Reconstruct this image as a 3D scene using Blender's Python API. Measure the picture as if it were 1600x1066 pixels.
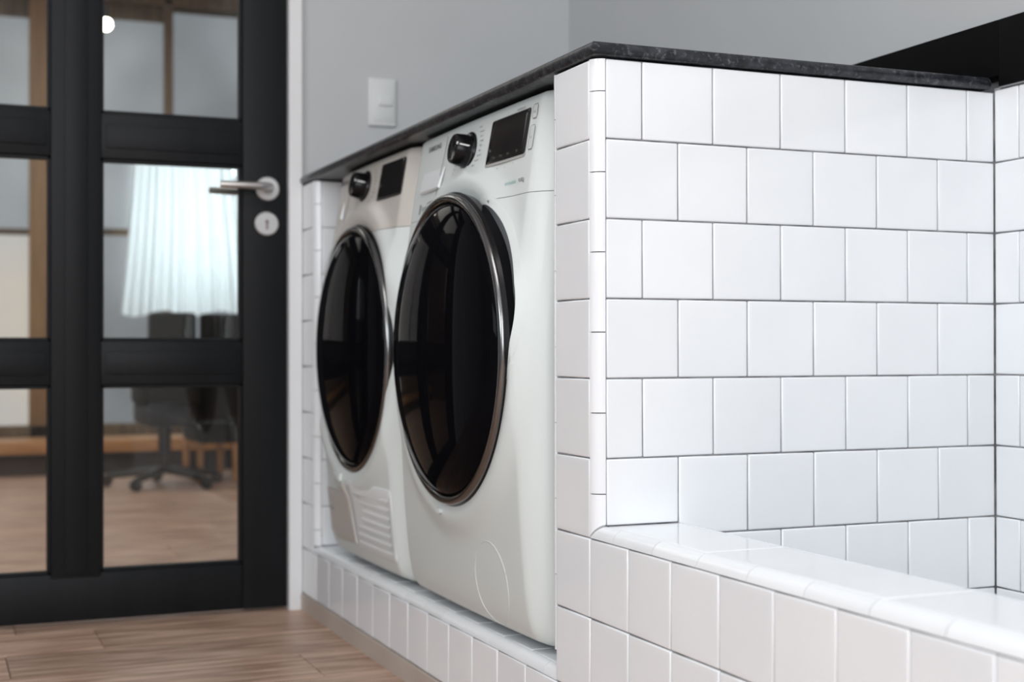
import bpy, bmesh, math, random
from mathutils import Vector, Matrix, Euler
random.seed(7)
S = bpy.context.scene
for o in list(bpy.data.objects): bpy.data.objects.remove(o)
COL = S.collection
PI = math.pi
P = 0.11            # one tile course in metres; the helper units below are courses
AX = 1.028          # tile width in courses
R = 0.1575          # radius of the quarter round edge tiles, in courses
W = 6.289           # tiled face of the right wall
D = 14.64           # face of the door wall
FL = -9.36          # floor level in courses
CX, CY, CZ = -7.6366, -15.7665, -3.6410
def V(x, y, z): return Vector((x * P, y * P, (z - FL) * P))

# ------------------------------------------------------------------ camera
YAW, PIT, ROL, FPX = math.radians(22.6745), math.radians(.3662), math.radians(-.0781), 2183.09
Fw = Vector((math.sin(YAW) * math.cos(PIT), math.cos(YAW) * math.cos(PIT), math.sin(PIT)))
Rt = Vector((math.cos(YAW), -math.sin(YAW), 0)); Up = Rt.cross(Fw)
R2 = Rt * math.cos(ROL) + Up * math.sin(ROL); U2 = -Rt * math.sin(ROL) + Up * math.cos(ROL)
cam = bpy.data.cameras.new('camera'); camo = bpy.data.objects.new('camera', cam); COL.objects.link(camo)
cam.sensor_width = 36; cam.sensor_fit = 'HORIZONTAL'; cam.lens = FPX / 1600 * 36
cam.clip_start = .05; cam.clip_end = 60
M = Matrix((R2, U2, -Fw)).transposed().to_4x4(); M.translation = V(CX, CY, CZ); camo.matrix_world = M
cam.dof.use_dof = True; cam.dof.focus_distance = 1.95; cam.dof.aperture_fstop = 4.0
S.camera = camo
def at(u, v, y):
    """point of the scene at depth plane y (courses) seen at a photo pixel"""
    d = Fw * FPX + R2 * (u - 800) + U2 * (533 - v); t = (y - CY) / d.y
    return (CX + d.x * t, y, CZ + d.z * t)

# ------------------------------------------------------------------ world, lights, exposure
w = bpy.data.worlds.new('world'); S.world = w; w.use_nodes = True
bg = w.node_tree.nodes['Background']; bg.inputs[0].default_value = (.80, .88, 1, 1); bg.inputs[1].default_value = .8
S.view_settings.view_transform = 'Standard'; S.view_settings.look = 'None'
S.view_settings.exposure = -0.15; S.view_settings.gamma = 1; S.view_settings.use_curve_mapping = False
def area(name, loc, rot, sx, sy, power, color=(1, 1, 1)):
    l = bpy.data.lights.new(name, 'AREA'); l.shape = 'RECTANGLE'; l.size = sx; l.size_y = sy; l.energy = power; l.color = color
    o = bpy.data.objects.new(name, l); COL.objects.link(o); o.location = loc; o.rotation_euler = rot; return o
XL, YB, ZC = -3.6, -3.7, 2.75      # metres: left wall, wall behind the camera, ceiling
area('daylight_back_window', (-1.75, YB - .05, 1.62), (math.radians(90), 0, 0), 2.5, 1.9, 92, (.96, .98, 1))
area('daylight_left_window', (XL - .05, -1.75, 1.6), (math.radians(90), 0, math.radians(-90)), 1.9, 1.5, 72, (.93, .97, 1))
area('ceiling_fill_light', (-.9, -1.0, ZC - .04), (0, 0, 0), 1.2, 1.2, 24, (1, .98, .96))  # weak fill added below the ceiling, no fitting there
area('far_room_fill_light', (-1.0, 3.6, 2.6), (0, 0, 0), 3.0, 3.0, 66, (1, .95, .90))  # fill added overhead to brighten the room beyond the door

# ------------------------------------------------------------------ materials
def mat(name, col=(.8, .8, .8), rough=.5, metal=0, spec=.5, coat=0, emit=None, estr=0):
    m = bpy.data.materials.new(name); m.use_nodes = True; b = m.node_tree.nodes['Principled BSDF']
    b.inputs['Base Color'].default_value = (*col, 1); b.inputs['Roughness'].default_value = rough
    b.inputs['Metallic'].default_value = metal; b.inputs['Specular IOR Level'].default_value = spec
    b.inputs['Coat Weight'].default_value = coat; b.inputs['Coat Roughness'].default_value = .05
    if emit: b.inputs['Emission Color'].default_value = (*emit, 1); b.inputs['Emission Strength'].default_value = estr
    return m
def nodes(m): return m.node_tree.nodes, m.node_tree.links, m.node_tree.nodes['Principled BSDF']
def vary(m, c1, c2, scale=5, detail=4, stretch=(1, 1, 1), lo=.35, hi=.65, bump=0, bscale=None, rand=0):
    n, l, b = nodes(m); tc = n.new('ShaderNodeTexCoord'); mp = n.new('ShaderNodeMapping'); mp.inputs[3].default_value = stretch
    nz = n.new('ShaderNodeTexNoise'); nz.inputs['Scale'].default_value = scale; nz.inputs['Detail'].default_value = detail
    cr = n.new('ShaderNodeValToRGB'); cr.color_ramp.elements[0].position = lo; cr.color_ramp.elements[1].position = hi
    cr.color_ramp.elements[0].color = (*c1, 1); cr.color_ramp.elements[1].color = (*c2, 1)
    l.new(tc.outputs['Object'], mp.inputs[0]); l.new(mp.outputs[0], nz.inputs['Vector']); l.new(nz.outputs[0], cr.inputs[0])
    out = cr.outputs[0]
    if rand:
        oi = n.new('ShaderNodeObjectInfo'); mr = n.new('ShaderNodeMapRange'); mr.inputs[3].default_value = 1 - rand; mr.inputs[4].default_value = 1 + rand
        hs = n.new('ShaderNodeHueSaturation'); l.new(oi.outputs['Random'], mr.inputs[0]); l.new(mr.outputs[0], hs.inputs['Value']); l.new(out, hs.inputs['Color']); out = hs.outputs[0]
        nz.noise_dimensions = '4D'; ml = n.new('ShaderNodeMath'); ml.operation = 'MULTIPLY'; ml.inputs[1].default_value = 20; l.new(oi.outputs['Random'], ml.inputs[0]); l.new(ml.outputs[0], nz.inputs['W'])
    l.new(out, b.inputs['Base Color'])
    if bump:
        bp = n.new('ShaderNodeBump'); bp.inputs['Strength'].default_value = bump; bp.inputs['Distance'].default_value = .001
        n2 = n.new('ShaderNodeTexNoise'); n2.inputs['Scale'].default_value = bscale or scale; l.new(mp.outputs[0], n2.inputs['Vector']); l.new(n2.outputs[0], bp.inputs['Height']); l.new(bp.outputs[0], b.inputs['Normal'])
    return m
GLAZE = vary(mat('white_glaze', rough=.13), (.815, .84, .865), (.85, .87, .89), 6, 2, rand=.025, bump=.10, bscale=14)
GROUT = vary(mat('grey_grout', rough=.9, spec=.2), (.20, .20, .21), (.38, .38, .39), 30, 4, bump=.5, bscale=400)
PAINT = vary(mat('grey_wall_paint', rough=.6, spec=.25), (.515, .53, .54), (.53, .545, .555), 3, 3, bump=.15, bscale=220)
WHITEP = mat('white_paint', (.80, .81, .82), .35)
CEILP = vary(mat('ceiling_paint', rough=.8), (.72, .72, .72), (.76, .76, .76), 3)
DIM = vary(mat('dark_render', rough=.8), (.26, .30, .34), (.30, .34, .38), 3)
STONE = vary(mat('black_stone', rough=.33, spec=.45), (.010, .011, .014), (.045, .049, .059), 60, 8, lo=.45, hi=.75, bump=.35, bscale=90)
n_, l_, b_ = nodes(STONE)
vo = n_.new('ShaderNodeTexNoise'); vo.inputs['Scale'].default_value = 160; vo.inputs['Detail'].default_value = 3
tc_ = n_.new('ShaderNodeTexCoord'); l_.new(tc_.outputs['Object'], vo.inputs['Vector'])
rp_ = n_.new('ShaderNodeValToRGB'); rp_.color_ramp.elements[0].position = .56; rp_.color_ramp.elements[1].position = .80; rp_.color_ramp.elements[1].color = (.12, .13, .14, 1)
l_.new(vo.outputs[0], rp_.inputs[0]); ad_ = n_.new('ShaderNodeMix'); ad_.data_type = 'RGBA'; ad_.blend_type = 'ADD'; ad_.inputs[0].default_value = 1
src = b_.inputs['Base Color'].links[0].from_socket; l_.new(src, ad_.inputs[6]); l_.new(rp_.outputs[0], ad_.inputs[7]); l_.new(ad_.outputs[2], b_.inputs['Base Color'])
BLACKP = mat('polished_black_stone', (.0025, .0025, .003), .55, spec=.10)
DOORP = vary(mat('black_door_paint', rough=.5, spec=.22), (.0062, .0074, .0088), (.0082, .0094, .011), 3, 4, (6, 6, .5), bump=.2, bscale=40)
WOOD = vary(mat('oak_look_planks', rough=.42, spec=.4), (.30, .175, .12), (.66, .46, .35), 5, 8, (1.1, 11, 1), lo=.36, hi=.64, rand=.14, bump=.3, bscale=16)
SKIRT = vary(mat('beige_skirting', rough=.5), (.46, .39, .34), (.51, .44, .385), 6)
WHITE = mat('white_enamel', (.665, .71, .70), .36, spec=.4, coat=.0)
CREAM = mat('warm_white_plastic', (.56, .53, .49), .3)
OFFW = mat('white_plastic', (.76, .79, .80), .3)
GLASSB = mat('smoked_door_glass', (.003, .003, .004), .04, spec=.03)
CHROME = mat('chrome', (.20, .198, .20), .18, metal=1)
BLACKG = mat('black_plastic', (.005, .005, .006), .22, spec=.22)
BLACKM = mat('matte_black_plastic', (.02, .022, .024), .35)
SCREEN = mat('dark_display_glass', (.010, .009, .009), .12, spec=.3)
INK = mat('grey_print', (.12, .13, .14), .5)
INKT = mat('teal_print', (.30, .55, .52), .5)
INKW = mat('white_print', (.8, .8, .8), .4)
STEEL = mat('brushed_steel', (.62, .60, .585), .34, metal=1)
STEELL = mat('satin_steel', (.60, .60, .60), .45, metal=.7)
TIMBER = vary(mat('brown_timber', rough=.5), (.14, .09, .05), (.24, .155, .085), 4, 4, (8, 8, 1))
TIMBER_LIT = vary(mat('lit_brown_timber', rough=.5), (.30, .175, .08), (.40, .24, .115), 4, 4, (8, 8, 1))  # same brown timber with warm light painted into its colour, one post only
HONEY = vary(mat('honey_wood', rough=.4), (.50, .24, .09), (.62, .33, .14), 4, 4, (1, 8, 8))
FABD = mat('charcoal_fabric', (.012, .013, .014), .85)
FABK = mat('black_fabric', (.006, .006, .007), .8)
def emis(name, col, s, c2=None, scale=1.2):
    m = mat(name, (.2, .2, .2), .2); n, l, b = nodes(m)
    b.inputs['Emission Strength'].default_value = s; b.inputs['Emission Color'].default_value = (*col, 1)
    if c2:
        tc = n.new('ShaderNodeTexCoord'); nz = n.new('ShaderNodeTexNoise'); nz.inputs['Scale'].default_value = scale; cr = n.new('ShaderNodeValToRGB')
        cr.color_ramp.elements[0].position = .35; cr.color_ramp.elements[1].position = .65
        cr.color_ramp.elements[0].color = (*col, 1); cr.color_ramp.elements[1].color = (*c2, 1)
        l.new(tc.outputs['Object'], nz.inputs['Vector']); l.new(nz.outputs[0], cr.inputs[0]); l.new(cr.outputs[0], b.inputs['Emission Color'])
    return m
DAYG = emis('dull_daylight_pane', (.14, .155, .175), 1.0, (.32, .35, .38))
DAYW = emis('bright_daylight_pane', (.62, .55, .48), 1.0, (.50, .50, .52))
DAYB = emis('backlit_window_pane', (.86, .95, 1), 11.5)
BULB = emis('bulb_glow', (1, .86, .72), 22)
def pane_mat():
    m = bpy.data.materials.new('clear_pane_glass'); m.use_nodes = True; n, l = m.node_tree.nodes, m.node_tree.links; n.clear()
    o = n.new('ShaderNodeOutputMaterial'); t = n.new('ShaderNodeBsdfTransparent'); t.inputs[0].default_value = (.90, .92, .915, 1)
    g = n.new('ShaderNodeBsdfGlossy'); g.inputs['Roughness'].default_value = .015; f = n.new('ShaderNodeFresnel'); f.inputs[0].default_value = 1.45
    x = n.new('ShaderNodeMixShader'); l.new(f.outputs[0], x.inputs[0]); l.new(t.outputs[0], x.inputs[1]); l.new(g.outputs[0], x.inputs[2]); l.new(x.outputs[0], o.inputs[0]); return m
PANE = pane_mat()
def sheer_mat():
    m = bpy.data.materials.new('sheer_curtain_cloth'); m.use_nodes = True; n, l = m.node_tree.nodes, m.node_tree.links; n.clear()
    o = n.new('ShaderNodeOutputMaterial'); d = n.new('ShaderNodeBsdfDiffuse'); d.inputs[0].default_value = (.85, .9, .9, 1)
    t = n.new('ShaderNodeBsdfTranslucent'); t.inputs[0].default_value = (.88, .93, .95, 1)
    x = n.new('ShaderNodeMixShader'); x.inputs[0].default_value = .65; l.new(d.outputs[0], x.inputs[1]); l.new(t.outputs[0], x.inputs[2]); l.new(x.outputs[0], o.inputs[0]); return m
SHEER = sheer_mat()

# ------------------------------------------------------------------ helpers
def mesh(name, verts, faces, m, smooth=False):
    me = bpy.data.meshes.new(name); me.from_pydata([tuple(v) for v in verts], [], faces); me.materials.append(m)
    if smooth:
        for p in me.polygons: p.use_smooth = True
    me.update(); return me
def link(name, me, parent=None, loc=(0, 0, 0), rot=None, **pr):
    o = bpy.data.objects.new(name, me); COL.objects.link(o); o.location = loc
    if rot is not None: o.rotation_euler = rot
    if parent: o.parent = parent
    for k, v in pr.items(): o[k] = v
    return o
def thing(name, label, cat, loc, group=None):
    o = link(name, None, None, loc); o['label'] = label; o['category'] = cat
    if group: o['group'] = group
    return o
def bm_mesh(name, bm, m, smooth=False):
    bmesh.ops.recalc_face_normals(bm, faces=bm.faces)
    me = bpy.data.meshes.new(name); bm.to_mesh(me); bm.free(); me.materials.append(m)
    if smooth:
        for p in me.polygons: p.use_smooth = True
        me.set_sharp_from_angle(angle=math.radians(35))
    return me
def add_box(bm, a, b, bev=0, seg=2):
    """box between two metre corners"""
    c = [(a[i] + b[i]) / 2 for i in range(3)]; s = [abs(b[i] - a[i]) for i in range(3)]
    g = bmesh.ops.create_cube(bm, size=1, matrix=Matrix.Translation(c) @ Matrix.Diagonal((*s, 1)))
    if bev:
        es = {e for v in g['verts'] for e in v.link_edges}
        bmesh.ops.bevel(bm, geom=list(es), offset=min(bev, min(s) * .45), segments=seg, affect='EDGES', profile=.5)
def box(name, a, b, m, parent=None, bev=0, origin=None, **pr):
    """a, b in metres (world); parent location is removed"""
    o0 = Vector(parent.location) if parent else Vector((0, 0, 0))
    if parent and parent.parent: o0 = o0 + Vector(parent.parent.location)
    bm = bmesh.new(); add_box(bm, Vector(a) - o0, Vector(b) - o0, bev)
    return link(name, bm_mesh(name, bm, m, bev > 0), parent, **pr)
def boxc(name, a, b, m, parent=None, bev=0, **pr): return box(name, V(*a), V(*b), m, parent, bev, **pr)
def tube(bm, pts, rad, seg=12, cap=True):
    rings = []; n = len(pts); rs = rad if isinstance(rad, (list, tuple)) else [rad] * n
    for i, p in enumerate(pts):
        p = Vector(p); t = (Vector(pts[min(i + 1, n - 1)]) - Vector(pts[max(i - 1, 0)])).normalized()
        a = Vector((0, 0, 1)) if abs(t.z) < .9 else Vector((1, 0, 0)); u = t.cross(a).normalized(); v = t.cross(u)
        rings.append([bm.verts.new(p + rs[i] * (u * math.cos(k * 2 * PI / seg) + v * math.sin(k * 2 * PI / seg))) for k in range(seg)])
    for i in range(n - 1):
        for k in range(seg): bm.faces.new((rings[i][k], rings[i][(k + 1) % seg], rings[i + 1][(k + 1) % seg], rings[i + 1][k]))
    if cap: bm.faces.new(rings[0][::-1]); bm.faces.new(rings[-1])
def lathe(bm, prof, c, axis='x', seg=72, cap=True):
    """prof: (radius, offset along axis)"""
    rings = []
    for r, h in prof:
        if r < 1e-7:
            q = {'x': (h, 0, 0), 'y': (0, h, 0), 'z': (0, 0, h)}[axis]; rings.append([bm.verts.new(Vector(c) + Vector(q))]); continue
        rg = []
        for k in range(seg):
            a = 2 * PI * k / seg; s, d = r * math.sin(a), r * math.cos(a)
            q = {'x': (h, d, s), 'y': (d, h, s), 'z': (d, s, h)}[axis]; rg.append(bm.verts.new(Vector(c) + Vector(q)))
        rings.append(rg)
    for A, B in zip(rings, rings[1:]):
        for k in range(seg):
            if len(A) == 1 and len(B) == 1: continue
            if len(A) == 1: bm.faces.new((A[0], B[k], B[(k + 1) % seg]))
            elif len(B) == 1: bm.faces.new((A[k], A[(k + 1) % seg], B[0]))
            else: bm.faces.new((A[k], A[(k + 1) % seg], B[(k + 1) % seg], B[k]))
    if cap:
        for rg in (rings[0], rings[-1]):
            if len(rg) > 1: bm.faces.new(rg)

# tiles: a shared cushion-edged mesh per size, local +Z is the glazed side, origin on the tile back
TT = .0062
_tiles = {}
G = .0011           # half joint
def tile_mesh(wd, ht, m=None, name='tile'):
    k = (round(wd, 4), round(ht, 4), name)
    if k in _tiles: return _tiles[k]
    rings = [(0, 0), (0, TT - .0016), (.0004, TT - .0006), (.0013, TT - .0001), (.0024, TT), (.007, TT)]
    vs, fs = [], []
    for ins, z in rings:
        x, y = wd / 2 - ins, ht / 2 - ins
        c = .0012 if ins < .002 else .0006
        vs += [(-x + c, -y, z), (x - c, -y, z), (x, -y + c, z), (x, y - c, z), (x - c, y, z), (-x + c, y, z), (-x, y - c, z), (-x, -y + c, z)]
    for r in range(len(rings) - 1):
        for i in range(8):
            a, b = r * 8 + i, r * 8 + (i + 1) % 8; fs.append((a, b, b + 8, a + 8))
    fs.append(tuple(range((len(rings) - 1) * 8, len(rings) * 8)))
    me = mesh(name, vs, fs, m or GLAZE, True); _tiles[k] = me; return me
BAS = {'-x': Matrix(((0, 0, -1), (-1, 0, 0), (0, 1, 0))), '-y': Matrix(((1, 0, 0), (0, 0, -1), (0, 1, 0))),
       '+x': Matrix(((0, 0, 1), (1, 0, 0), (0, 1, 0))), '+y': Matrix(((-1, 0, 0), (0, 0, 1), (0, 1, 0))), '+z': Matrix(((1, 0, 0), (0, 1, 0), (0, 0, 1)))}
EUL = {k: m.to_euler() for k, m in BAS.items()}
NRM = {'-x': Vector((-1, 0, 0)), '+x': Vector((1, 0, 0)), '-y': Vector((0, -1, 0)), '+y': Vector((0, 1, 0)), '+z': Vector((0, 0, 1))}
def tile(parent, face, plane, a0, a1, b0, b1, jit=1.0):
    """face: direction it looks; plane: coordinate of the glazed face; a: horizontal range; b: second range (z, or y for +z)"""
    wd = abs(a1 - a0) * P - 2 * G; ht = abs(b1 - b0) * P - 2 * G
    if wd < .003 or ht < .003: return
    ca, cb = (a0 + a1) / 2, (b0 + b1) / 2
    if face in ('-x', '+x'): c = V(plane, ca, cb)
    elif face in ('-y', '+y'): c = V(ca, plane, cb)
    else: c = V(ca, cb, plane)
    c = c - NRM[face] * (TT + random.uniform(-.00022, .00022) * jit)
    e = EUL[face].to_matrix() @ Euler((random.uniform(-1, 1) * .0028 * jit, random.uniform(-1, 1) * .0028 * jit, random.uniform(-1, 1) * .0022 * jit)).to_matrix()
    o = link('tile', tile_mesh(wd, ht), parent, c); o.rotation_euler = e.to_euler(); return o

def edge_piece(parent, path, center, q0, q1, m=GLAZE, cut0=None, cut1=None):
    """quarter round tile. path axis: 'z','y'; center: fixed 2 coords of arc centre (courses); q0,q1 extents (courses)
    arc given as start & end direction vectors"""
def quarter(parent, axis, cen, d0, d1, a, b, gap=.0007, ma=0, mb=0, seg=8):
    """quarter round along axis ('x','y','z'), arc centre cen, from unit dir d0 to d1, span a..b in courses; ma/mb: mitre at the ends (courses per unit of d1)"""
    rr = R * P; ai = 'xyz'.index(axis); d0, d1 = Vector(d0), Vector(d1)
    vs, fs = [], []; ends = ((a, 1, ma), (b, -1, mb)); n = seg + 1
    base = V(*cen)
    rows = []
    for q, s, mt in ends:
        row = []
        for k in range(seg + 1):
            t = .06 + (PI / 2 - .12) * k / seg; e = d0 * math.cos(t) + d1 * math.sin(t)
            p = base + e * rr; pos = (q * P if ai < 2 else (q - FL) * P) + s * gap + mt * math.sin(t) * rr
            p[ai] = pos; row.append(p)
        for e, mm in ((d1 * .45, 1), (d0 * .45 + d1 * .0, 0)):
            p = base + e * rr; p[ai] = (q * P if ai < 2 else (q - FL) * P) + s * gap + mt * rr * .45 * mm; row.append(p)
        rows.append(row)
    m_ = len(rows[0]); vs = rows[0] + rows[1]
    for k in range(m_): fs.append((k, (k + 1) % m_, (k + 1) % m_ + m_, k + m_))
    fs.append(tuple(range(m_))[::-1]); fs.append(tuple(range(m_, 2 * m_)))
    c = sum((v for v in vs), Vector()) / len(vs); vs = [v - c for v in vs]
    bm = bmesh.new(); bv = [bm.verts.new(v) for v in vs]
    for f in fs: bm.faces.new([bv[i] for i in f])
    me = bm_mesh('edge_tile', bm, GLAZE, True)
    return link('edge_tile', me, parent, c)
def boxes(name, lst, m, **pr):
    bm = bmesh.new()
    for a, b in lst: add_box(bm, V(*a), V(*b))
    return link(name, bm_mesh(name, bm, m), None, **pr)
g = .0035 / P       # grout sits this far behind the glazed face

# ------------------------------------------------------------------ room shell
xw = 6.56                                     # painted face of the right wall
yb, xl, zc = YB / P, XL / P, ZC / P + FL
BX0, BX1, BY1 = -24, 14, 60                   # far room
floor = boxes('floor', [((xl - 1, yb - 1, FL - 1), (xw + 1.5, D + 1.1, FL - .08)), ((BX0, D + 1.1, FL - 1), (BX1, BY1, FL - .08))], SKIRT, kind='structure')
pw = 1.95
def plank(x0, x1, y0, y1):
    wd, dp = (x1 - x0) * P - .0016, (y1 - y0) * P - .0016
    bm = bmesh.new(); t = .08 * P
    vs = []
    for ins, z in ((0, -t), (0, -.0012), (.0012, 0)):
        x, y = wd / 2 - ins, dp / 2 - ins; vs += [bm.verts.new(v) for v in ((-x, -y, z), (x, -y, z), (x, y, z), (-x, y, z))]
    for r in (0, 4):
        for i in range(4): bm.faces.new((vs[r + i], vs[r + (i + 1) % 4], vs[r + 4 + (i + 1) % 4], vs[r + 4 + i]))
    bm.faces.new(vs[8:12])
    link('plank', bm_mesh('plank', bm, WOOD), floor, V((x0 + x1) / 2, (y0 + y1) / 2, FL))
row = 0
y = 14.0 - pw * 24
while y < BY1 - 2:
    y0, y1 = y, y + pw
    inside = y1 < D + 1.2
    xa, xb = (xl, -.02) if inside else (BX0, BX1)
    if y1 < yb: y += pw; continue
    j = -4.5 if abs(y0 - 12.05) < .1 else (-6.3 if abs(y0 - 10.1) < .1 else -4.5 - random.choice([1.5, 3.2, 5.5, 7.7]))
    x = j - 11 * math.ceil((j - xa) / 11)
    while x < xb:
        x0, x1 = max(x, xa), min(x + 11, xb)
        if x1 - x0 > .3: plank(x0, x1, y0, y1)
        x += 11
    y += pw

# door wall (far), with the doorway
DX0, DX1 = -9.62, -.30
Dtop = 9.9
boxes('wall_far', [((-.0, D, FL), (xw + 1.2, D + 1.1, zc)), ((xl - 1, D, FL), (DX0 - .3, D + 1.1, zc)), ((DX0 - .3, D, Dtop + .3), (0, D + 1.1, zc))], PAINT, kind='structure')
boxes('wall_right', [((xw, yb, FL), (xw + 1.2, D, zc))], PAINT, kind='structure')
boxes('wall_left', [((xl - 1, yb, FL), (xl, D, 7 * 1 - 5.2)), ((xl - 1, yb, 12.5), (xl, D, zc)), ((xl - 1, yb, 1.8), (xl, -24.8, 12.5)), ((xl - 1, -7.0, 1.8), (xl, D, 12.5))], DIM, kind='structure')
wx0, wx1, wz0, wz1 = -27.5, -4.4, -3.4, 14.1
boxes('wall_back', [((xl - 1, yb - 1, FL), (wx0, yb, zc)), ((wx1, yb - 1, FL), (xw + 1.2, yb, zc)), ((wx0, yb - 1, FL), (wx1, yb, wz0)), ((wx0, yb - 1, wz1), (wx1, yb, zc))], CEILP, kind='structure')
boxes('ceiling', [((xl - 1, yb - 1, zc), (xw + 1.2, D + 1.1, zc + .6)), ((BX0, D + 1.1, zc), (BX1, BY1 + 1, zc + .6))], CEILP, kind='structure')
wf = boxes('window_1', [((wx0, yb - .6, wz0), (wx1, yb - .2, wz0 + .5)), ((wx0, yb - .6, wz1 - .5), (wx1, yb - .2, wz1)), ((wx0, yb - .6, wz0), (wx0 + .5, yb - .2, wz1)), ((wx1 - .5, yb - .6, wz0), (wx1, yb - .2, wz1)), ((-16.2, yb - .6, wz0), (-15.7, yb - .2, wz1))], BLACKM, kind='structure')

# white door lining
trim = boxes('trim_1', [((DX1, D - .14, FL), (-.015, D + 1.1, Dtop)), ((DX0 - .29, D - .14, FL), (DX0, D + 1.1, Dtop)), ((DX0 - .29, D - .14, Dtop), (-.015, D + 1.1, Dtop + .29))], WHITEP, kind='structure')

# ------------------------------------------------------------------ glazed black door
door = link('door_1', None, None, V((DX0 + DX1) / 2, D + .2, FL)); door['kind'] = 'structure'
y0, y1 = D + .02, D + .40
zr = [(-8.30, -4.37), (-3.44, .41), (1.37, 5.25), (6.2, 8.95)]
cols = [(-4.29, -1.29), (-8.31, -5.29)]
boxc('stile', (-1.29, y0, FL + .06), (-.315, y1, Dtop - .03), DOORP, door, .002)
boxc('stile', (DX0 + .02, y0, FL + .06), (-8.31, y1, Dtop - .03), DOORP, door, .002)
boxc('mullion', (-5.29, y0, FL + .98), (-4.29, y1, Dtop - .9), DOORP, door, .002)
boxc('mullion_bead', (-5.02, y0 - .035, FL + 1.06), (-4.56, y0, Dtop - 1.0), DOORP, door, .002)
zz = [FL + .06] + [q for a in zr for q in a] + [Dtop - .03]
for i in range(0, len(zz), 2):
    for (xa, xb) in (cols if 0 < i < len(zz) - 2 else [(-8.31, -1.29)]):
        boxc('rail', (xa, y0 + .03, zz[i]), (xb, y1 - .03, zz[i + 1]), DOORP, door, .003)
        if 0 < i < len(zz) - 2:
            boxc('rail_bead', (xa + .1, y0 - .005, zz[i] + .22), (xb - .1, y0 + .03, zz[i + 1] - .22), DOORP, door, .0015)
for (xa, xb) in cols:
    for (za, zb) in zr:
        bm = bmesh.new(); e = .07
        for (a, b) in (((xa, za), (xa + e, zb)), ((xb - e, za), (xb, zb)), ((xa, za), (xb, za + e)), ((xa, zb - e), (xb, zb))):
            add_box(bm, V(a[0], y0 + .09, a[1]) - door.location, V(b[0], y1 - .09, b[1]) - door.location, .0015)
        link('glazing_bead', bm_mesh('glazing_bead', bm, DOORP), door)
        boxc('pane', (xa + .04, D + .20, za + .04), (xb - .04, D + .235, zb - .04), PANE, door)
hl = link('door_handle', None, door, V(-.76, D, -.09) - door.location)
def hset(yf, s, mt):
    """rosette + lever on the face yf, s = -1 towards the camera side"""
    bm = bmesh.new(); lathe(bm, [(0, 0), (.262 * P, 0), (.262 * P, s * .006), (.235 * P, s * .0085), (.12 * P, s * .0085), (.10 * P, s * .0105), (0, s * .0105)], (0, (yf - D) * P, 0), 'y', 40, False)
    link('rosette', bm_mesh('rosette', bm, STEELL, True), hl)
    bm = bmesh.new(); yy = (yf - D) * P
    pts = [(0, yy + s * .006, 0), (0, yy + s * .030, 0), (-.003, yy + s * .042, 0), (-.012, yy + s * .050, .0), (-.03, yy + s * .053, .0005), (-.07, yy + s * .052, .001), (-.105, yy + s * .049, .0015), (-.122, yy + s * .047, .0018)]
    tube(bm, pts, [.0095, .0095, .0098, .0100, .0096, .009, .0086, .008], 16)
    link('lever', bm_mesh('lever', bm, mt, True), hl)
hset(y0, -1, STEEL); hset(y1, 1, STEEL)
bm = bmesh.new(); lathe(bm, [(0, 0), (.262 * P, 0), (.262 * P, -.006), (.235 * P, -.0085), (0, -.0085)], (0, 0, 0), 'y', 40, False)
ks = link('keyhole_escutcheon', bm_mesh('escutcheon', bm, STEELL, True), door, V(-.78, y0, -.86) - door.location)
bm = bmesh.new(); lathe(bm, [(0, -.008), (.0048, -.008), (.0048, -.0098), (0, -.0098)], (0, 0, .005), 'y', 20, False); add_box(bm, (-.003, -.0098, -.014), (.003, -.008, .003))
link('keyhole', bm_mesh('keyhole', bm, mat('lock_core', (.30, .25, .26), .4, metal=.6)), ks)

# ------------------------------------------------------------------ tiled partition
ZB = -6 + R          # top of the low wall
part = boxes('wall_partition', [((g, 0, -8.9), (R, AX, 0)), ((R, -R + g, -8.9), (W + .2, AX + R - g, 0))], GROUT, kind='structure')
for k in range(0, 9): tile(part, '-x', 0, 0, AX, -(k + 1), -k)
bps = [0, -.41, -1.42, -2.42, -3.42, -4.43, -5.44, -6 + .02]
for a, b in zip(bps[1:], bps):
    last = b == bps[-2]
    quarter(part, 'z', (R, 0, 0), (-1, 0, 0), (0, -1, 0), a, b, ma=1.0 if last else 0)
n = 8
for k in range(9):
    quarter(part, 'z', (R, AX, 0), (-1, 0, 0), (0, 1, 0), -(k + .6) - (.0 if k else 0), -(k - .4) if k else 0) if k < 8 else None
for k in range(0, 9):
    x = R; first = True
    half = (k % 2 == 0)
    edges = [R]
    q = R + (.5 if half else 1) * AX
    while q < W - .05: edges.append(q); q += AX
    edges.append(W)
    for i, (a, b) in enumerate(zip(edges, edges[1:])):
        zb_, zt = -(k + 1), -k
        if k == 5 and b <= R + AX + .01: zb_ = ZB
        if k >= 6 and b < R + AX * .6: continue
        if k >= 6 and a < 2 * R + AX: a = 2 * R + AX
        tile(part, '-y', -R, a, b, zb_, zt)
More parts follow.
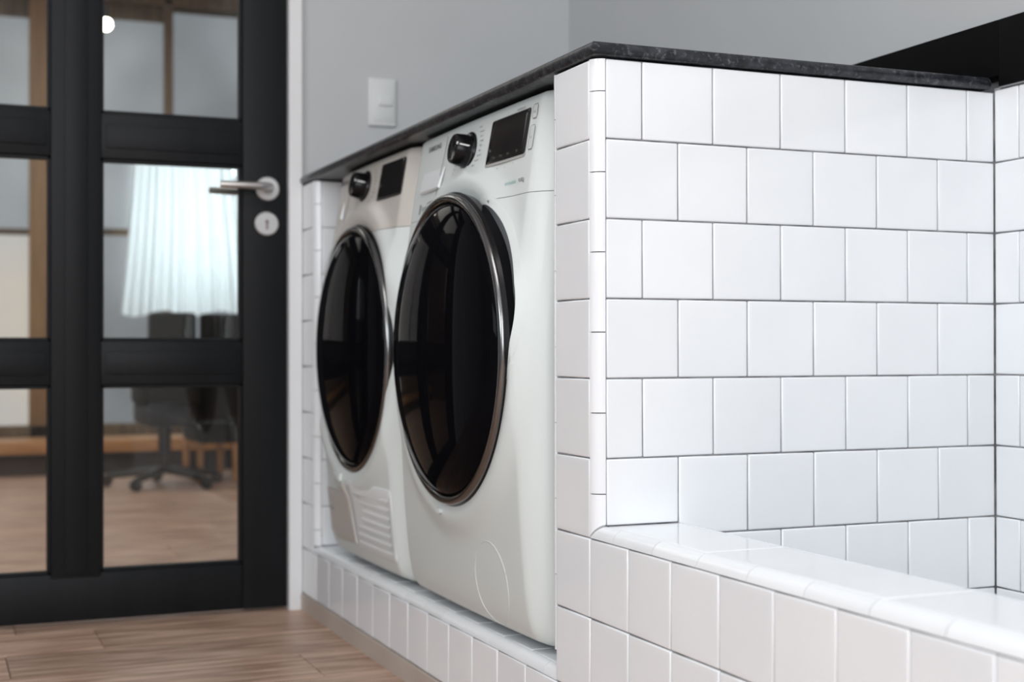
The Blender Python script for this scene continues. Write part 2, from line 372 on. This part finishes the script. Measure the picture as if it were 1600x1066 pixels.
# ------------------------------------------------------------------ low bath wall in front
YE = -12 * AX
bath = boxes('wall_bath', [((g, YE, FL), (R, 0, -6)), ((R, YE, FL), (2 * R + AX - g, -R, -6)), ((g, 0, FL), (R + AX, AX, -8.9))], GROUT, kind='structure')
box('capping_bed', V(R - .03, YE, -6.1), V(R + AX + .03, -R, ZB - .0026 / P), mat('white_grout', (.66, .66, .67), .8), bath)
for i in range(-11, 1):
    for k in (6, 7, 8):
        tile(bath, '-x', 0, (i - 1) * AX, i * AX, -(k + 1), -k) if i < 1 else None
ye = [0, -.62, -1.62, -2.62]
while ye[-1] > -11.8: ye.append(ye[-1] - 1.0)
ye = [-y_ for y_ in ye]
for i, (a, b) in enumerate(zip(ye, ye[1:])):
    quarter(bath, 'y', (R, 0, -6), (-1, 0, 0), (0, 0, 1), -b, -a, mb=-1.0 if i == 0 else 0)
    quarter(bath, 'y', (R + AX, 0, -6), (1, 0, 0), (0, 0, 1), -b, -a - (R if i == 0 else 0))
ys = [-R, -R - 2.4]
while ys[-1] > YE + 4: ys.append(ys[-1] - 3 * AX)
for a, b in zip(ys, ys[1:]): tile(bath, '+z', ZB, R, R + AX, b, a, .3)
for i in range(11):
    for k in (6, 7): tile(bath, '+x', 2 * R + AX, -R - i * AX, -R - (i + 1) * AX, -(k + 1), -k)
# tub floor
tub = boxes('floor_bath', [((2 * R + AX - g, YE, FL), (W + .1, -R + g, -8.6))], mat('grey_tub_floor', (.12, .125, .13), .5), kind='structure')
# tiled right wall of the tub
side = boxes('wall_tub_side', [((W + g, yb + 6, FL), (xw, -R + g + .0, .06)), ], GROUT, kind='structure')
for k in range(0, 9):
    q = -R; first = True
    while q > -14.5:
        nx = q - ((.5 * .95 if (k % 2 == 0) else AX) if first else AX); first = False
        tile(side, '-x', W, nx, q, -(k + 1), -k if k else .03); q = nx

# ------------------------------------------------------------------ alcove: plinth, left pillar
PY = 13.64 * 1.0
plinth = boxes('wall_plinth', [((g, AX, FL), (R, D, -8)), ((R, AX, FL), (xw, D, -8 + R - g))], GROUT, kind='structure')
ce = [1.028 + i * AX for i in range(14)]
ce = [c for c in ce if c < D - .3] + [D - .01]
for a, b in zip(ce, ce[1:]): tile(plinth, '-x', 0, a, b, -9, -8)
te = [AX, 1.45] + [1.45 + i * 1.0 for i in range(1, 13)] ; te = [t for t in te if t < PY - .3] + [PY]
for a, b in zip(te, te[1:]): quarter(plinth, 'y', (R, 0, -8), (-1, 0, 0), (0, 0, 1), a, b, mb=0)
for i in range(12):
    for j in range(2): tile(plinth, '+z', -8 + R, R + j * AX, R + (j + 1) * AX, AX + R + i * AX, min(AX + R + (i + 1) * AX, PY - R), .3)
pil = boxes('wall_pillar', [((g, PY, -8), (R, D, 0)), ((R, PY - R + g, -8 + R), (xw, D, 0))], GROUT, kind='structure')
for k in range(8): tile(pil, '-x', 0, PY, D - .01, -(k + 1), -k)
zs = [0] + [-.5 - i for i in range(8)] + [-8 + R]
for a, b in zip(zs[1:], zs): quarter(pil, 'z', (R, PY, 0), (-1, 0, 0), (0, -1, 0), a, b)
for k in range(8):
    for j in range(2): tile(pil, '-y', PY - R, R + j * AX, R + (j + 1) * AX, max(-(k + 1), -8 + R), -k)
base = boxes('baseboard_plinth', [((-.05, YE, FL), (R, D - .15, -9.0 - .01))], SKIRT, kind='structure')

# ------------------------------------------------------------------ worktop
OV = .06; zt0, zt1 = .025, .20
def slab():
    """black worktop with bullnosed front edges: rounded profile swept round the outline"""
    th = (zt1 - zt0) * P; r = th / 2
    prof = [(0, 0)] + [(r * (1 - math.cos(a)) * 1.0, th / 2 - math.cos(a) * th / 2) for a in []]
    bm = bmesh.new()
    # outline corners: front left end, outer corner, right end, back
    A = (-OV, D - .16); B = (-OV, -R - OV); C_ = (W - .06, -R - OV); E_ = (W - .06, 1.2); F_ = (xw, 1.2); Gc = (xw, D)
    H = (-OV, D)
    n = 8; rows = []
    def ring(px, py, nx, ny):
        # nx,ny inward offset direction (mitred)
        out = []
        for k in range(n + 1):
            t = -PI / 2 + PI * k / n; ins = r * .75 * (1 - math.cos(t)); out.append(bm.verts.new(V(px, py, 0) + Vector((nx * ins, ny * ins, zt0 * P + r + r * math.sin(t)))))
        return out
    r1 = ring(A[0], D - .002, 1, 0); r2 = ring(B[0], B[1], 1, 1)
    rc = []
    # rounded right end at C
    r3 = [ring(C_[0] - .07, C_[1], 0, 1), ring(C_[0] - .02, C_[1] + .02, -.7, .7), ring(C_[0], C_[1] + .07, -1, 0)]
    r4 = ring(E_[0], E_[1], -1, 0)
    seq = [r1, r2] + r3 + [r4]
    for a, b in zip(seq, seq[1:]):
        for k in range(n): bm.faces.new((a[k], b[k], b[k + 1], a[k + 1]))
    for k_ in (0, n):
        z = 0
        f = [s[k_] for s in seq]
        p1 = bm.verts.new((xw * P - .001, 1.2 * P, f[0].co.z)); p2 = bm.verts.new((xw * P - .001, D * P - .0003, f[0].co.z))
        bm.faces.new(f + [p1, p2])
    return bm_mesh('worktop', bm, STONE, True)
wt = link('worktop', slab()); wt['category'] = 'worktop'; wt['label'] = 'black stone worktop with rounded edge above the washing machines and tiled partition'
bs = thing('backsplash', 'polished black stone band along the grey wall above the white tiles at right', 'backsplash', V(W + .1, -4, .06))
boxc('slab', (W - .045, yb + 6, .055), (xw, -R - .14, 1.0), BLACKP, bs, .0012)
boxc('slab', (W - .045, -R - .135, zt1 + .012), (xw, D, 1.0), BLACKP, bs, .0012)
boxc('seal_strip', (W - .03, yb + 6, .035), (W + .02, -R - .14, .055), mat('grey_seal', (.25, .26, .27), .4), bs)

# light switch on the door wall
sw = thing('light_switch', 'white rocker light switch on the grey wall above the worktop', 'light switch', V(1.86, D, 1.98))
bm = bmesh.new(); add_box(bm, (-.036, -.009, -.060), (.036, 0, .060), .004, 3); SWP = mat('switch_plastic', (.68, .70, .70), .35); link('plate', bm_mesh('plate', bm, SWP, True), sw)
bm = bmesh.new(); add_box(bm, (-.012, -.0145, -.010), (.027, -.008, .014), .003, 3); link('rocker', bm_mesh('rocker', bm, SWP, True), sw)
bm = bmesh.new(); add_box(bm, (-.024, -.0105, -.048), (.030, -.008, .048), .0012, 2); link('insert', bm_mesh('insert', bm, SWP, True), sw)

# ------------------------------------------------------------------ washing machines
HW = 2.72
ZM0, ZM1 = -7.75, -.04
prof_pts = [(-7.75, .30), (-7.71, .17), (-7.58, .05), (-7.3, -.03), (-6.7, -.10), (-5.5, -.18), (-4.0, -.20), (-2.6, -.15), (-1.8, -.07), (-1.3, .0), (-.8, .08), (-.3, .165), (-.1, .20), (-.04, .26)]
def lerp_prof(z):
    p = prof_pts
    if z <= p[0][0]: return p[0][1]
    for i in range(len(p) - 1):
        if z <= p[i + 1][0]:
            z0, a = p[i]; z1, b = p[i + 1]; t = (z - z0) / (z1 - z0)
            m0 = (p[i + 1][1] - p[i - 1][1]) / (p[i + 1][0] - p[i - 1][0]) if i else (b - a) / (z1 - z0)
            m1 = (p[i + 2][1] - a) / (p[i + 2][0] - z0) if i + 2 < len(p) else (b - a) / (z1 - z0)
            h = z1 - z0
            return (2 * t**3 - 3 * t**2 + 1) * a + (t**3 - 2 * t**2 + t) * h * m0 + (-2 * t**3 + 3 * t**2) * b + (t**3 - t**2) * h * m1
    return p[-1][1]
DC = -3.63; RR = 2.42; DY = .0
def front(yp, z, rec=None):
    """x of the front skin at machine-local y' and height z (courses)"""
    x = lerp_prof(z) + .05 * (yp / HW) ** 2
    t = (abs(yp) - (HW - .40)) / .40
    if t > 0: x += .20 * min(t, 1) + .30 * (1 - math.sqrt(max(0, 1 - min(t, 1) ** 2.6)))
    r = math.hypot(yp - DY, z - DC)
    x -= .11 * math.exp(-((r - 2.58) / .24) ** 2)
    if r < 2.25: x += .12
    if rec and r > 1e-6:
        th = math.degrees(math.atan2(z - DC, DY - yp))
        if r < rec(th) + .005: x += .34 * min(1, (rec(th) + .005 - r) / .03)
    return x
def rec_fn(th):
    if -10 < th < 66: return 2.30 + .44 * math.sin((th + 10) / 76 * PI) ** .75
    return 0
def skin(root, yc, z0, z1, m, name, rec=None, nz=40, top=False, bottom=False, ny=84):
    """closed shell of the machine between two heights, front skin shaped, flat back"""
    ysamp = []
    for i in range(ny + 1):
        t = -1 + 2 * i / ny
        ysamp.append(HW * (math.copysign(abs(t) ** .92, t)))
    for extra in (.995, .98, .96): ysamp += [HW * extra, -HW * extra]
    ysamp = sorted(set(round(v, 5) for v in ysamp))
    zsm = [z0 + (z1 - z0) * i / nz for i in range(nz + 1)]
    bm = bmesh.new(); rows = []
    for z in zsm:
        rw = [bm.verts.new(Vector((front(yp, z, rec) * P, yp * P, (z + 7.84) * P))) for yp in ysamp]
        rw += [bm.verts.new(Vector((5.45 * P, HW * P, (z + 7.84) * P))), bm.verts.new(Vector((5.45 * P, -HW * P, (z + 7.84) * P)))]
        rows.append(rw)
    n = len(rows[0])
    for a, b in zip(rows, rows[1:]):
        for k in range(n): bm.faces.new((a[k], a[(k + 1) % n], b[(k + 1) % n], b[k]))
    bm.faces.new(rows[0][::-1]); bm.faces.new(rows[-1])
    return link(name, bm_mesh(name, bm, m, True), root)
def on_front(bm_or_pts, off, rec=None):
    return [Vector(((front(yp, z, rec) - off) * P, yp * P, (z + 7.84) * P)) for yp, z in bm_or_pts]
def panel(root, name, ya, yb_, za, zb, off, th, m, rnd=.05, nseg=10, shape=None, **pr):
    """a thin panel that follows the front skin: outline as rounded rectangle (or shape), raised by off, thickness th"""
    if shape is None:
        pts = []
        for cx_, cz_, a0 in ((yb_ - rnd, zb - rnd, 0), (ya + rnd, zb - rnd, 90), (ya + rnd, za + rnd, 180), (yb_ - rnd, za + rnd, 270)):
            for k in range(5): a = math.radians(a0 + 22.5 * k); pts.append((cx_ + rnd * math.cos(a), cz_ + rnd * math.sin(a)))
    else: pts = shape
    # fan of concentric rings so that the panel follows the curve
    cx_ = sum(p[0] for p in pts) / len(pts); cz_ = sum(p[1] for p in pts) / len(pts)
    bm = bmesh.new(); rings = []
    rings.append([bm.verts.new(v) for v in on_front(pts, -.01)])
    rings.append([bm.verts.new(v) for v in on_front(pts, off + th - .006)])
    for s in (.985, .8, .6, .4, .2): rings.append([bm.verts.new(v) for v in on_front([(cx_ + (p[0] - cx_) * s, cz_ + (p[1] - cz_) * s) for p in pts], off + th)])
    c = bm.verts.new(on_front([(cx_, cz_)], off + th)[0]); n = len(pts)
    for a, b in zip(rings, rings[1:]):
        for k in range(n): bm.faces.new((a[k], a[(k + 1) % n], b[(k + 1) % n], b[k]))
    for k in range(n): bm.faces.new((rings[-1][k], rings[-1][(k + 1) % n], c))
    return link(name, bm_mesh(name, bm, m, True), root, **pr)
def text_on(root, s, yl, zc_, h, m, name='print', bold=False, width=None, off=.006):
    """flat lettering; yl: left edge (large y' is left in view), h: cap height in courses"""
    cu = bpy.data.curves.new('t', 'FONT'); cu.body = s; cu.size = 1; cu.resolution_u = 2
    if bold: cu.offset = .02
    to = bpy.data.objects.new('t', cu); COL.objects.link(to)
    dg = bpy.context.evaluated_depsgraph_get(); me = bpy.data.meshes.new_from_object(to.evaluated_get(dg)); bpy.data.objects.remove(to)
    xs = [v.co.x for v in me.vertices]; w0 = max(xs) - min(xs); sc = h / .7; sx = sc if width is None else width / w0
    for v in me.vertices:
        yp = yl - (v.co.x - min(xs)) * sx; z = zc_ - h / 2 + v.co.y * sc
        v.co = on_front([(yp, z)], off)[0]
    me.materials.clear(); me.materials.append(m); return link(name, me, root)
def circle(cy_, cz_, r, n=40, a0=0, a1=360): return [(cy_ + r * math.cos(math.radians(a0 + (a1 - a0) * k / n)), cz_ + r * math.sin(math.radians(a0 + (a1 - a0) * k / n))) for k in range(n + (a1 - a0 < 360))]
def strip_on(root, name, pts, rad, off, m, closed=False):
    """fine round bead along points on the front skin"""
    q = on_front(pts, off)
    if closed: q = q + [q[0]]
    bm = bmesh.new(); tube(bm, q, rad, 6, not closed); return link(name, bm_mesh(name, bm, m, True), root)
def door_on(root, ringmat, dx=0, dyy=0):
    dr = link('porthole_door', None, root, Vector(((-.02 - dx) * P, dyy * P, (DC + 7.84) * P)))
    bm = bmesh.new(); p = P
    lathe(bm, [(2.17 * p, .30 * p), (2.36 * p, .28 * p), (2.38 * p, .02 * p), (RR * p, -.14 * p), (2.39 * p, -.19 * p), (2.28 * p, -.19 * p)], (0, 0, 0), 'x', 112, False)
    link('door_rim', bm_mesh('door_rim', bm, BLACKG, True), dr)
    bm = bmesh.new()
    pr = [(2.38 * p, -.17 * p)] + [((2.315 + .075 * math.cos(a)) * p, (-.20 - .075 * math.sin(a)) * p) for a in [math.radians(t) for t in range(0, 181, 18)]] + [(2.24 * p, -.15 * p)]
    lathe(bm, pr, (0, 0, 0), 'x', 112, False)
    link('door_ring', bm_mesh('door_ring', bm, ringmat, True), dr)
    bm = bmesh.new(); h = .50; r0 = 2.25; rad = (r0 * r0 + h * h) / (2 * h); am = math.asin(r0 / rad)
    pr = [(r0 * math.cos(k / 24 * PI / 2) ** .9 * p, (-.205 - .46 * math.sin(k / 24 * PI / 2) ** 1.15) * p) for k in range(25)]
    pr[-1] = (0, pr[-1][1]); lathe(bm, [(2.25 * p, -.12 * p)] + pr, (0, 0, 0), 'x', 112, False)
    link('door_glass', bm_mesh('door_glass', bm, GLASSB, True), dr)
    return dr
def knob_on(root, yp, z):
    x0 = front(yp, z); kb = link('dial', None, root, Vector((x0 * P, yp * P, (z + 7.84) * P)))
    kb.rotation_euler = (0, math.radians(9), 0)
    bm = bmesh.new(); lathe(bm, [(0, .004), (.315 * P, .004), (.315 * P, -.002), (.30 * P, -.004), (0, -.004)], (0, 0, 0), 'x', 40, False); link('dial_base', bm_mesh('dial_base', bm, BLACKG, True), kb)
    bm = bmesh.new(); lathe(bm, [(.262 * P, -.003), (.255 * P, -.012), (.235 * P, -.028), (.222 * P, -.0305), (.19 * P, -.0305), (.16 * P, -.028), (0, -.027)], (0, 0, 0), 'x', 40, False); link('dial_grip', bm_mesh('dial_grip', bm, BLACKG, True), kb)
    bm = bmesh.new(); lathe(bm, [(.272 * P, -.0032), (.268 * P, -.0062), (.255 * P, -.0065)], (0, 0, 0), 'x', 40, False); link('dial_collar', bm_mesh('dial_collar', bm, mat('dark_chrome', (.10, .10, .11), .2, metal=1), True), kb)
    bm = bmesh.new(); a = math.radians(18)
    for s0, s1, wd in ((.10, .20, .0012),):
        pass
    add_box(bm, (-.0315, -.024, .004), (-.0298, -.019, .0085), .001); link('dial_mark', bm_mesh('dial_mark', bm, INKW), kb)
    bm = bmesh.new(); add_box(bm, (-.028, -.0278, .0035), (-.010, -.0262, .0058)); link('dial_mark', bm_mesh('dial_mark', bm, INKW), kb)
def machine(name, label, yc, dryer):
    global HW, DY; HW, DY = (2.5, .06) if dryer else (2.95, .01)
    root = thing(name, label, 'washing machine' if not dryer else 'tumble dryer', V(0, yc, -7.84))
    rec = None if dryer else rec_fn
    zsm = -1.46
    skin(root, yc, ZM0, zsm - .0045, WHITE, 'cabinet', rec, 92)
    skin(root, yc, zsm + .0045, ZM1, CREAM if dryer else WHITE, 'control_panel', rec, 26)
    # recessed band behind the seam
    bm = bmesh.new(); add_box(bm, (.40 * P, -HW * P + .004, (zsm - .05 + 7.84) * P), (5.4 * P, HW * P - .004, (zsm + .05 + 7.84) * P)); link('seam_band', bm_mesh('seam_band', bm, BLACKM), root)
    # plinth and feet
    bm = bmesh.new(); add_box(bm, (.42 * P, (-HW + .25) * P, (.07) * P), (5.3 * P, (HW - .25) * P, .20 * P), .002); link('toe_plinth', bm_mesh('toe_plinth', bm, mat('grey_plinth', (.22, .21, .21), .5)), root)
    for sx_ in (.8, 4.9):
        for sy_ in (-2.2, 2.2):
            bm = bmesh.new(); lathe(bm, [(0, 0), (.20 * P, 0), (.20 * P, .05 * P), (.10 * P, .08 * P), (0, .08 * P)], (sx_ * P, sy_ * P, 0), 'z', 20, False); link('foot', bm_mesh('foot', bm, BLACKM), root)
    dr_ = door_on(root, CHROME, -.06 if dryer else .05, DY)
    if dryer: dr_.scale = (1, .965, .985)
    if not dryer:
        # dark scoop beside the door where fingers pull it open
        lip = [[], [], []]; scoop = [[], [], [], []]; nk = 56
        for k in range(nk + 1):
            th = -9.9 + 75.8 * k / nk; ro = rec_fn(th); cs, sn = -math.cos(math.radians(th)), math.sin(math.radians(th))
            for i_, (dr_, of_) in enumerate(((.15, -.006), (.12, .004), (.0, .006))): lip[i_].append(on_front([(DY + cs * (ro + dr_), DC + sn * (ro + dr_))], of_)[0])
            f0 = on_front([(DY + cs * ro, DC + sn * ro)], .006)[0]
            for i_, (rr_, dx_) in enumerate(((ro, 0), (ro - .015, .03), (max(ro - .08, 2.2), .075), (2.10, .17))):
                scoop[i_].append(Vector((f0.x + dx_ * P, (DY + cs * rr_) * P, (DC + sn * rr_ + 7.84) * P)))
        for nm, L, m_, in (('recess_lip', lip, WHITE), ('handle_recess', scoop, mat('recess_grey', (.30, .32, .34), .32))):
            bm = bmesh.new(); L = [[bm.verts.new(v) for v in q] for q in L]
            for L1, L2 in zip(L, L[1:]):
                for k in range(nk): bm.faces.new((L1[k], L1[k + 1], L2[k + 1], L2[k]))
            link(nm, bm_mesh(nm, bm, m_, True), root)
    # controls
    if not dryer: da, db, dza, dzb = -2.26, -.86, -.88, -.225
    else: da, db, dza, dzb = -2.08, -.78, -.83, -.20
    panel(root, 'display_bezel', da - .015, db + .015, dza - .045, dzb + .01, 0, .012, STEELL if not dryer else BLACKM, .06)
    panel(root, 'display', da, db, dza, dzb, .006, .014, SCREEN, .05)
    knob_on(root, .02 if not dryer else .16, -.56 if not dryer else -.50)
    text_on(root, 'SAMSUNG', 2.10 if not dryer else 2.2, -.26 if not dryer else -.24, .085, INK, 'logo', True, .66)
    # drawer outline and grip
    y_a, y_b = 1.15, HW - .2
    strip_on(root, 'drawer_seam', [(y_a, -.15), (y_a, -1.12), (y_a + .1, -1.2), (y_b, -1.2)], .0005, -.001, INK)
    bm = bmesh.new(); ya_, yb2 = (1.05, 2.15)
    if dryer: ya_, yb2 = 1.55, 2.40
    zt, zb_ = -.66, -1.02
    a = on_front([(ya_, zt), (yb2, zt), (yb2, zb_), (ya_, zb_)], .004); lo = on_front([(yb2 - .03, zb_ + .03), (ya_ + .03, zb_ + .03)], .05); hi = on_front([(yb2 - .03, zt - .02), (ya_ + .03, zt - .02)], .02)
    vv = [bm.verts.new(q) for q in a + lo + hi]
    bm.faces.new((vv[7], vv[6], vv[4], vv[5])); bm.faces.new((vv[0], vv[1], vv[6], vv[7])); bm.faces.new((vv[1], vv[2], vv[4], vv[6])); bm.faces.new((vv[2], vv[3], vv[5], vv[4])); bm.faces.new((vv[3], vv[0], vv[7], vv[5]))
    link('drawer_grip', bm_mesh('drawer_grip', bm, OFFW), root)
    # programme names either side of the dial, small marks round the display
    names = ['Cotton', 'Synthetics', 'Denim', 'Bedding', 'Dark', 'Daily', 'Super Eco', 'Outdoor', 'Wool', 'Baby', 'Delicates']
    for i in range(9):
        t = i / 8; zz_ = -.22 - .075 * i * 1.0; yy = -.38 - .13 * math.sin(t * PI) + .05
        text_on(root, names[i], yy + .03, zz_, .030, INK)
    for i in range(3): text_on(root, ['Drum', 'Rinse', 'Spin'][i], .56, -.72 - .06 * i, .030, INK)
    if not dryer:
        text_on(root, 'ADDWASH 9.0', -1.75, -.185, .030, INK)
        for i, y_ in enumerate((-1.08, -1.35, -1.62, -1.93)):
            text_on(root, ['Temp', 'Rinse', 'Spin', 'Opt'][i], y_, -.80, .035, mat('dim_print', (.12, .12, .12), .5), off=.024); 
        for i, y_ in enumerate((-1.31, -1.58, -1.85)): text_on(root, ['+', '-', '°'][i], y_, -.985, .05, INK)
        for za, zb_, n_ in ((-.40, -.20, 'power_button'), (-.84, -.50, 'start_button')):
            panel(root, n_, -2.48, -2.34, za, zb_, 0, .014, mat('silver_button', (.62, .65, .65), .3), .03)
            strip_on(root, 'button_outline', [(p_[0], p_[1]) for p_ in ((-2.335, za + .03), (-2.335, zb_ - .03), (-2.36, zb_), (-2.46, zb_), (-2.485, zb_ - .03), (-2.485, za + .03), (-2.46, za), (-2.36, za))], .0005, .012, INK, True)
        text_on(root, 'I/O', -2.37, -.31, .035, INK, off=.02); text_on(root, '>II', -2.37, -.67, .035, INK, off=.02)
        text_on(root, '9.0Kg', -2.16, -1.25, .06, INK)
        text_on(root, 'ecobubble', -1.72, -1.25, .06, INKT, width=.36)
        text_on(root, 'Digital Inverter', 2.0, -1.27, .07, INK, width=.62)
        panel(root, 'badge', 2.06, 2.13, -1.36, -1.19, 0, .004, INK, .02)
        strip_on(root, 'filter_cover', circle(-1.33, -7.04, .61, 56), .0013, -.004, WHITE, True)
        panel(root, 'latch_nub', .25, .42, DC - 2.56, DC - 2.48, 0, .05, WHITE, .03)
    else:
        panel(root, 'filter_flap', 0, 0, 0, 0, .004, .022, CREAM, shape=[(2.46, -6.2), (.50, -6.2), (.38, -6.5), (.24, -7.36), (1.65, -7.44), (2.1, -7.30), (2.32, -7.0), (2.42, -6.6)])
        text_on(root, 'Heat Pump', 2.0, -6.82, .06, INK, off=.03)
        # louvred air inlet
        fr = panel(root, 'grille_frame', -2.12, .12, -7.42, -6.12, 0, .012, OFFW, .10)
        for i in range(7):
            z = -6.30 - i * .158
            bm = bmesh.new(); q0, q1 = -2.0, -.04; nn = 14
            r_ = [[bm.verts.new(on_front([(q0 + (q1 - q0) * k / nn, z + dz)], of)[0]) for k in range(nn + 1)] for dz, of in ((0, .012), (-.035, .024), (-.055, .025), (-.14, .012))]
            for L1, L2 in zip(r_, r_[1:]):
                for k in range(nn): bm.faces.new((L1[k], L1[k + 1], L2[k + 1], L2[k]))
            link('slat', bm_mesh('slat', bm, OFFW, False), root)
        panel(root, 'latch_nub', .55, 1.0, DC - 2.56, DC - 2.40, 0, .05, WHITE, .03)
    return root
machine('washing_machine', 'white front-loading washing machine with dark display, beside the tiled pillar, nearer of the two', 4.5, False)
machine('tumble_dryer', 'white front-loading dryer with slatted grille and beige flap, nearer the black door', 9.95, True)

# ------------------------------------------------------------------ the room beyond the glass door
YW = 56
boxes('wall_outer', [((BX0, YW + .6, FL), (BX1, YW + 1.4, zc)), ((BX0 - 1, D + 1.1, FL), (BX0, YW + 1.4, zc)), ((BX1, D + 1.1, FL), (BX1 + 1, YW + 1.4, zc))], TIMBER, kind='structure')
def seg(u0, v0, u1, v1, y, dep=.5):
    a, b = at(u0, v0, y), at(u1, v1, y); return (min(a[0], b[0]), y, min(a[2], b[2])), (max(a[0], b[0]), y + dep, max(a[2], b[2]))
win = boxes('window_2', [((BX0 + .1, YW, FL + .1), (BX1 - .1, YW + .2, at(0, 672, YW)[2]))], TIMBER, kind='structure')
for u0, v0, u1, v1 in [(46, -60, 82, 690), (257, -40, 270, 690), (-100, 353, 420, 370), (-100, -60, 420, 22), (-100, 668, 420, 690), (-70, -60, -40, 690), (400, -60, 430, 690)]:
    a, b = seg(u0, v0, u1, v1, YW - .3, .4); boxc('frame_bar', a, b, TIMBER_LIT if u0 == 46 else TIMBER, win, .004)
us = [-70, 46, 257, 400]
for a_, b_ in zip(us, us[1:]):
    a, b = seg(a_ + 14, 20, b_ + 10, 360, YW + .05, .1); boxc('pane', a, b, DAYG, win)
    a, b = seg(a_ + 14, 365, b_ + 10, 672, YW + .05, .1); boxc('pane', a, b, DAYW if a_ < 40 else DAYG, win)
lit = seg(218, 235, 366, 474, YW - .35, .05); boxc('pane', lit[0], lit[1], DAYB, win)
for u0, v0, u1, v1 in [(238, 235, 243, 474), (283, 235, 288, 474), (330, 235, 335, 474), (218, 318, 366, 323), (218, 398, 366, 403), (218, 440, 366, 444)]:
    a, b = seg(u0, v0, u1, v1, YW - .6, .2); boxc('glazing_bar', a, b, WHITEP, win)
# sheer curtain, gathered at the top and flaring down
bm = bmesh.new(); nu, nv = 90, 24; vv = []
for j in range(nv + 1):
    t = j / nv; ul = 212 - 24 * t ** 1.2; ur = 358 + 30 * t ** .8; rw = []
    for i in range(nu + 1):
        s = i / nu; sc_ = 6 * math.sin(s * 9) * t
        x, yy, z = at(ul + (ur - ul) * s, 228 + (262 + 5 * math.sin(s * 14)) * t, 50); rw.append(bm.verts.new(V(x, yy + .14 * math.sin(s * 2 * PI * 13) * (.5 + .6 * t) + .08 * math.sin(s * 31), z)))
    vv.append(rw)
for a, b in zip(vv, vv[1:]):
    for i in range(nu): bm.faces.new((a[i], a[i + 1], b[i + 1], b[i]))
cur = link('curtain', bm_mesh('curtain', bm, SHEER, True)); cur['category'] = 'curtain'; cur['label'] = 'bright sheer white curtain hanging in the window beyond the glass door'
a, b = at(140, 216, 50.7), at(420, 216, 50.7); bm = bmesh.new(); wl = Vector(win.location)
tube(bm, [V(a[0], 50.7, a[2]) - wl, V(b[0], 50.7, a[2]) - wl], .012)
for q_ in (a[0] + .6, b[0] - .6): tube(bm, [V(q_, 50.7, a[2]) - wl, V(q_, YW, a[2]) - wl], .008)
link('curtain_rod', bm_mesh('curtain_rod', bm, BLACKM, True), win)
# office chair and black armchair in front of the curtain
def chair(u0, u1, vt, vs_, y, m, lab, name, ped=True):
    a, b = at(u0, vt, y), at(u1, vs_, y); cx_ = (a[0] + b[0]) / 2; wd = (b[0] - a[0]) / 2
    r_ = thing(name, lab, 'chair', V(cx_, y, FL)); o = r_.location
    def pb(nm, p, q, bv): bm = bmesh.new(); add_box(bm, V(*p) - o, V(*q) - o, bv, 3); link(nm, bm_mesh(nm, bm, m, True), r_)
    pb('backrest', (cx_ - wd, y - .35, b[2] + .3), (cx_ + wd, y + .35, a[2]), .02)
    pb('seat', (cx_ - wd * 1.05, y + .1, b[2] - .7), (cx_ + wd * 1.05, y + 4.2, b[2] + .25), .02)
    for s in (-1, 1): pb('armrest', (cx_ + s * wd * 1.05 - .2, y + .3, b[2] + .2), (cx_ + s * wd * 1.05 + .2, y + 3.4, b[2] + 1.7), .015)
    bm = bmesh.new()
    if ped:
        tube(bm, [V(cx_, y + 2, b[2] - .6) - o, V(cx_, y + 2, FL + .6) - o], .03); link('column', bm_mesh('column', bm, BLACKM, True), r_)
        for k in range(5):
            an = 2 * PI * k / 5 + .3; bm = bmesh.new(); e = V(cx_ + 2.4 * math.cos(an), y + 2 + 2.4 * math.sin(an), FL + .45) - o
            tube(bm, [V(cx_, y + 2, FL + .75) - o, e], [.022, .014]); tube(bm, [e + Vector((0, -.012, -.02)), e + Vector((0, .012, -.02))], .0275, 14); link('leg', bm_mesh('leg', bm, BLACKM, True), r_)
    else:
        for sx_ in (-1, 1):
            for q in (.4, 3.9):
                bm = bmesh.new(); tube(bm, [V(cx_ + sx_ * wd * .9, y + q, b[2] - .6) - o, V(cx_ + sx_ * wd * .9, y + q, FL) - o], [.02, .014]); link('leg', bm_mesh('leg', bm, HONEY, True), r_)
chair(232, 306, 488, 640, 42, FABD, 'charcoal swivel office chair below the curtain, seen through the glass door', 'office_chair')
chair(312, 374, 490, 668, 45, FABK, 'black armchair beside the office chair, seen through the glass door by the handle', 'armchair', False)
# low timber bench with a dark plinth along the window
b0 = at(0, 712, 51)[2]; b1 = at(0, 692, 51)[2]
be = thing('bench', 'low honey-coloured wooden bench under the window beyond the glass door', 'bench', V(-4, 52, FL))
boxc('bench_top', (BX0 + .3, 51, b0), (11, 54.5, b1), HONEY, be, .004)
boxc('bench_plinth', (BX0 + .5, 51.4, FL), (10.8, 54.2, b0), BLACKM, be)
# glowing bulb hanging beyond the door
bx, by, bz = at(165, 38, 26)
la = thing('pendant_lamp', 'small glowing bulb hanging beyond the upper door pane', 'lamp', V(bx, by, bz))
bm = bmesh.new(); bmesh.ops.create_uvsphere(bm, u_segments=24, v_segments=14, radius=.022); link('bulb', bm_mesh('bulb', bm, BULB, True), la)
bm = bmesh.new(); tube(bm, [(0, 0, .018), (0, 0, .05)], .012); link('lamp_socket', bm_mesh('lamp_socket', bm, BLACKM, True), la)
bm = bmesh.new(); tube(bm, [(0, 0, .05), (0, 0, (zc - bz) * P)], .0022); link('cord', bm_mesh('cord', bm, BLACKM), la)
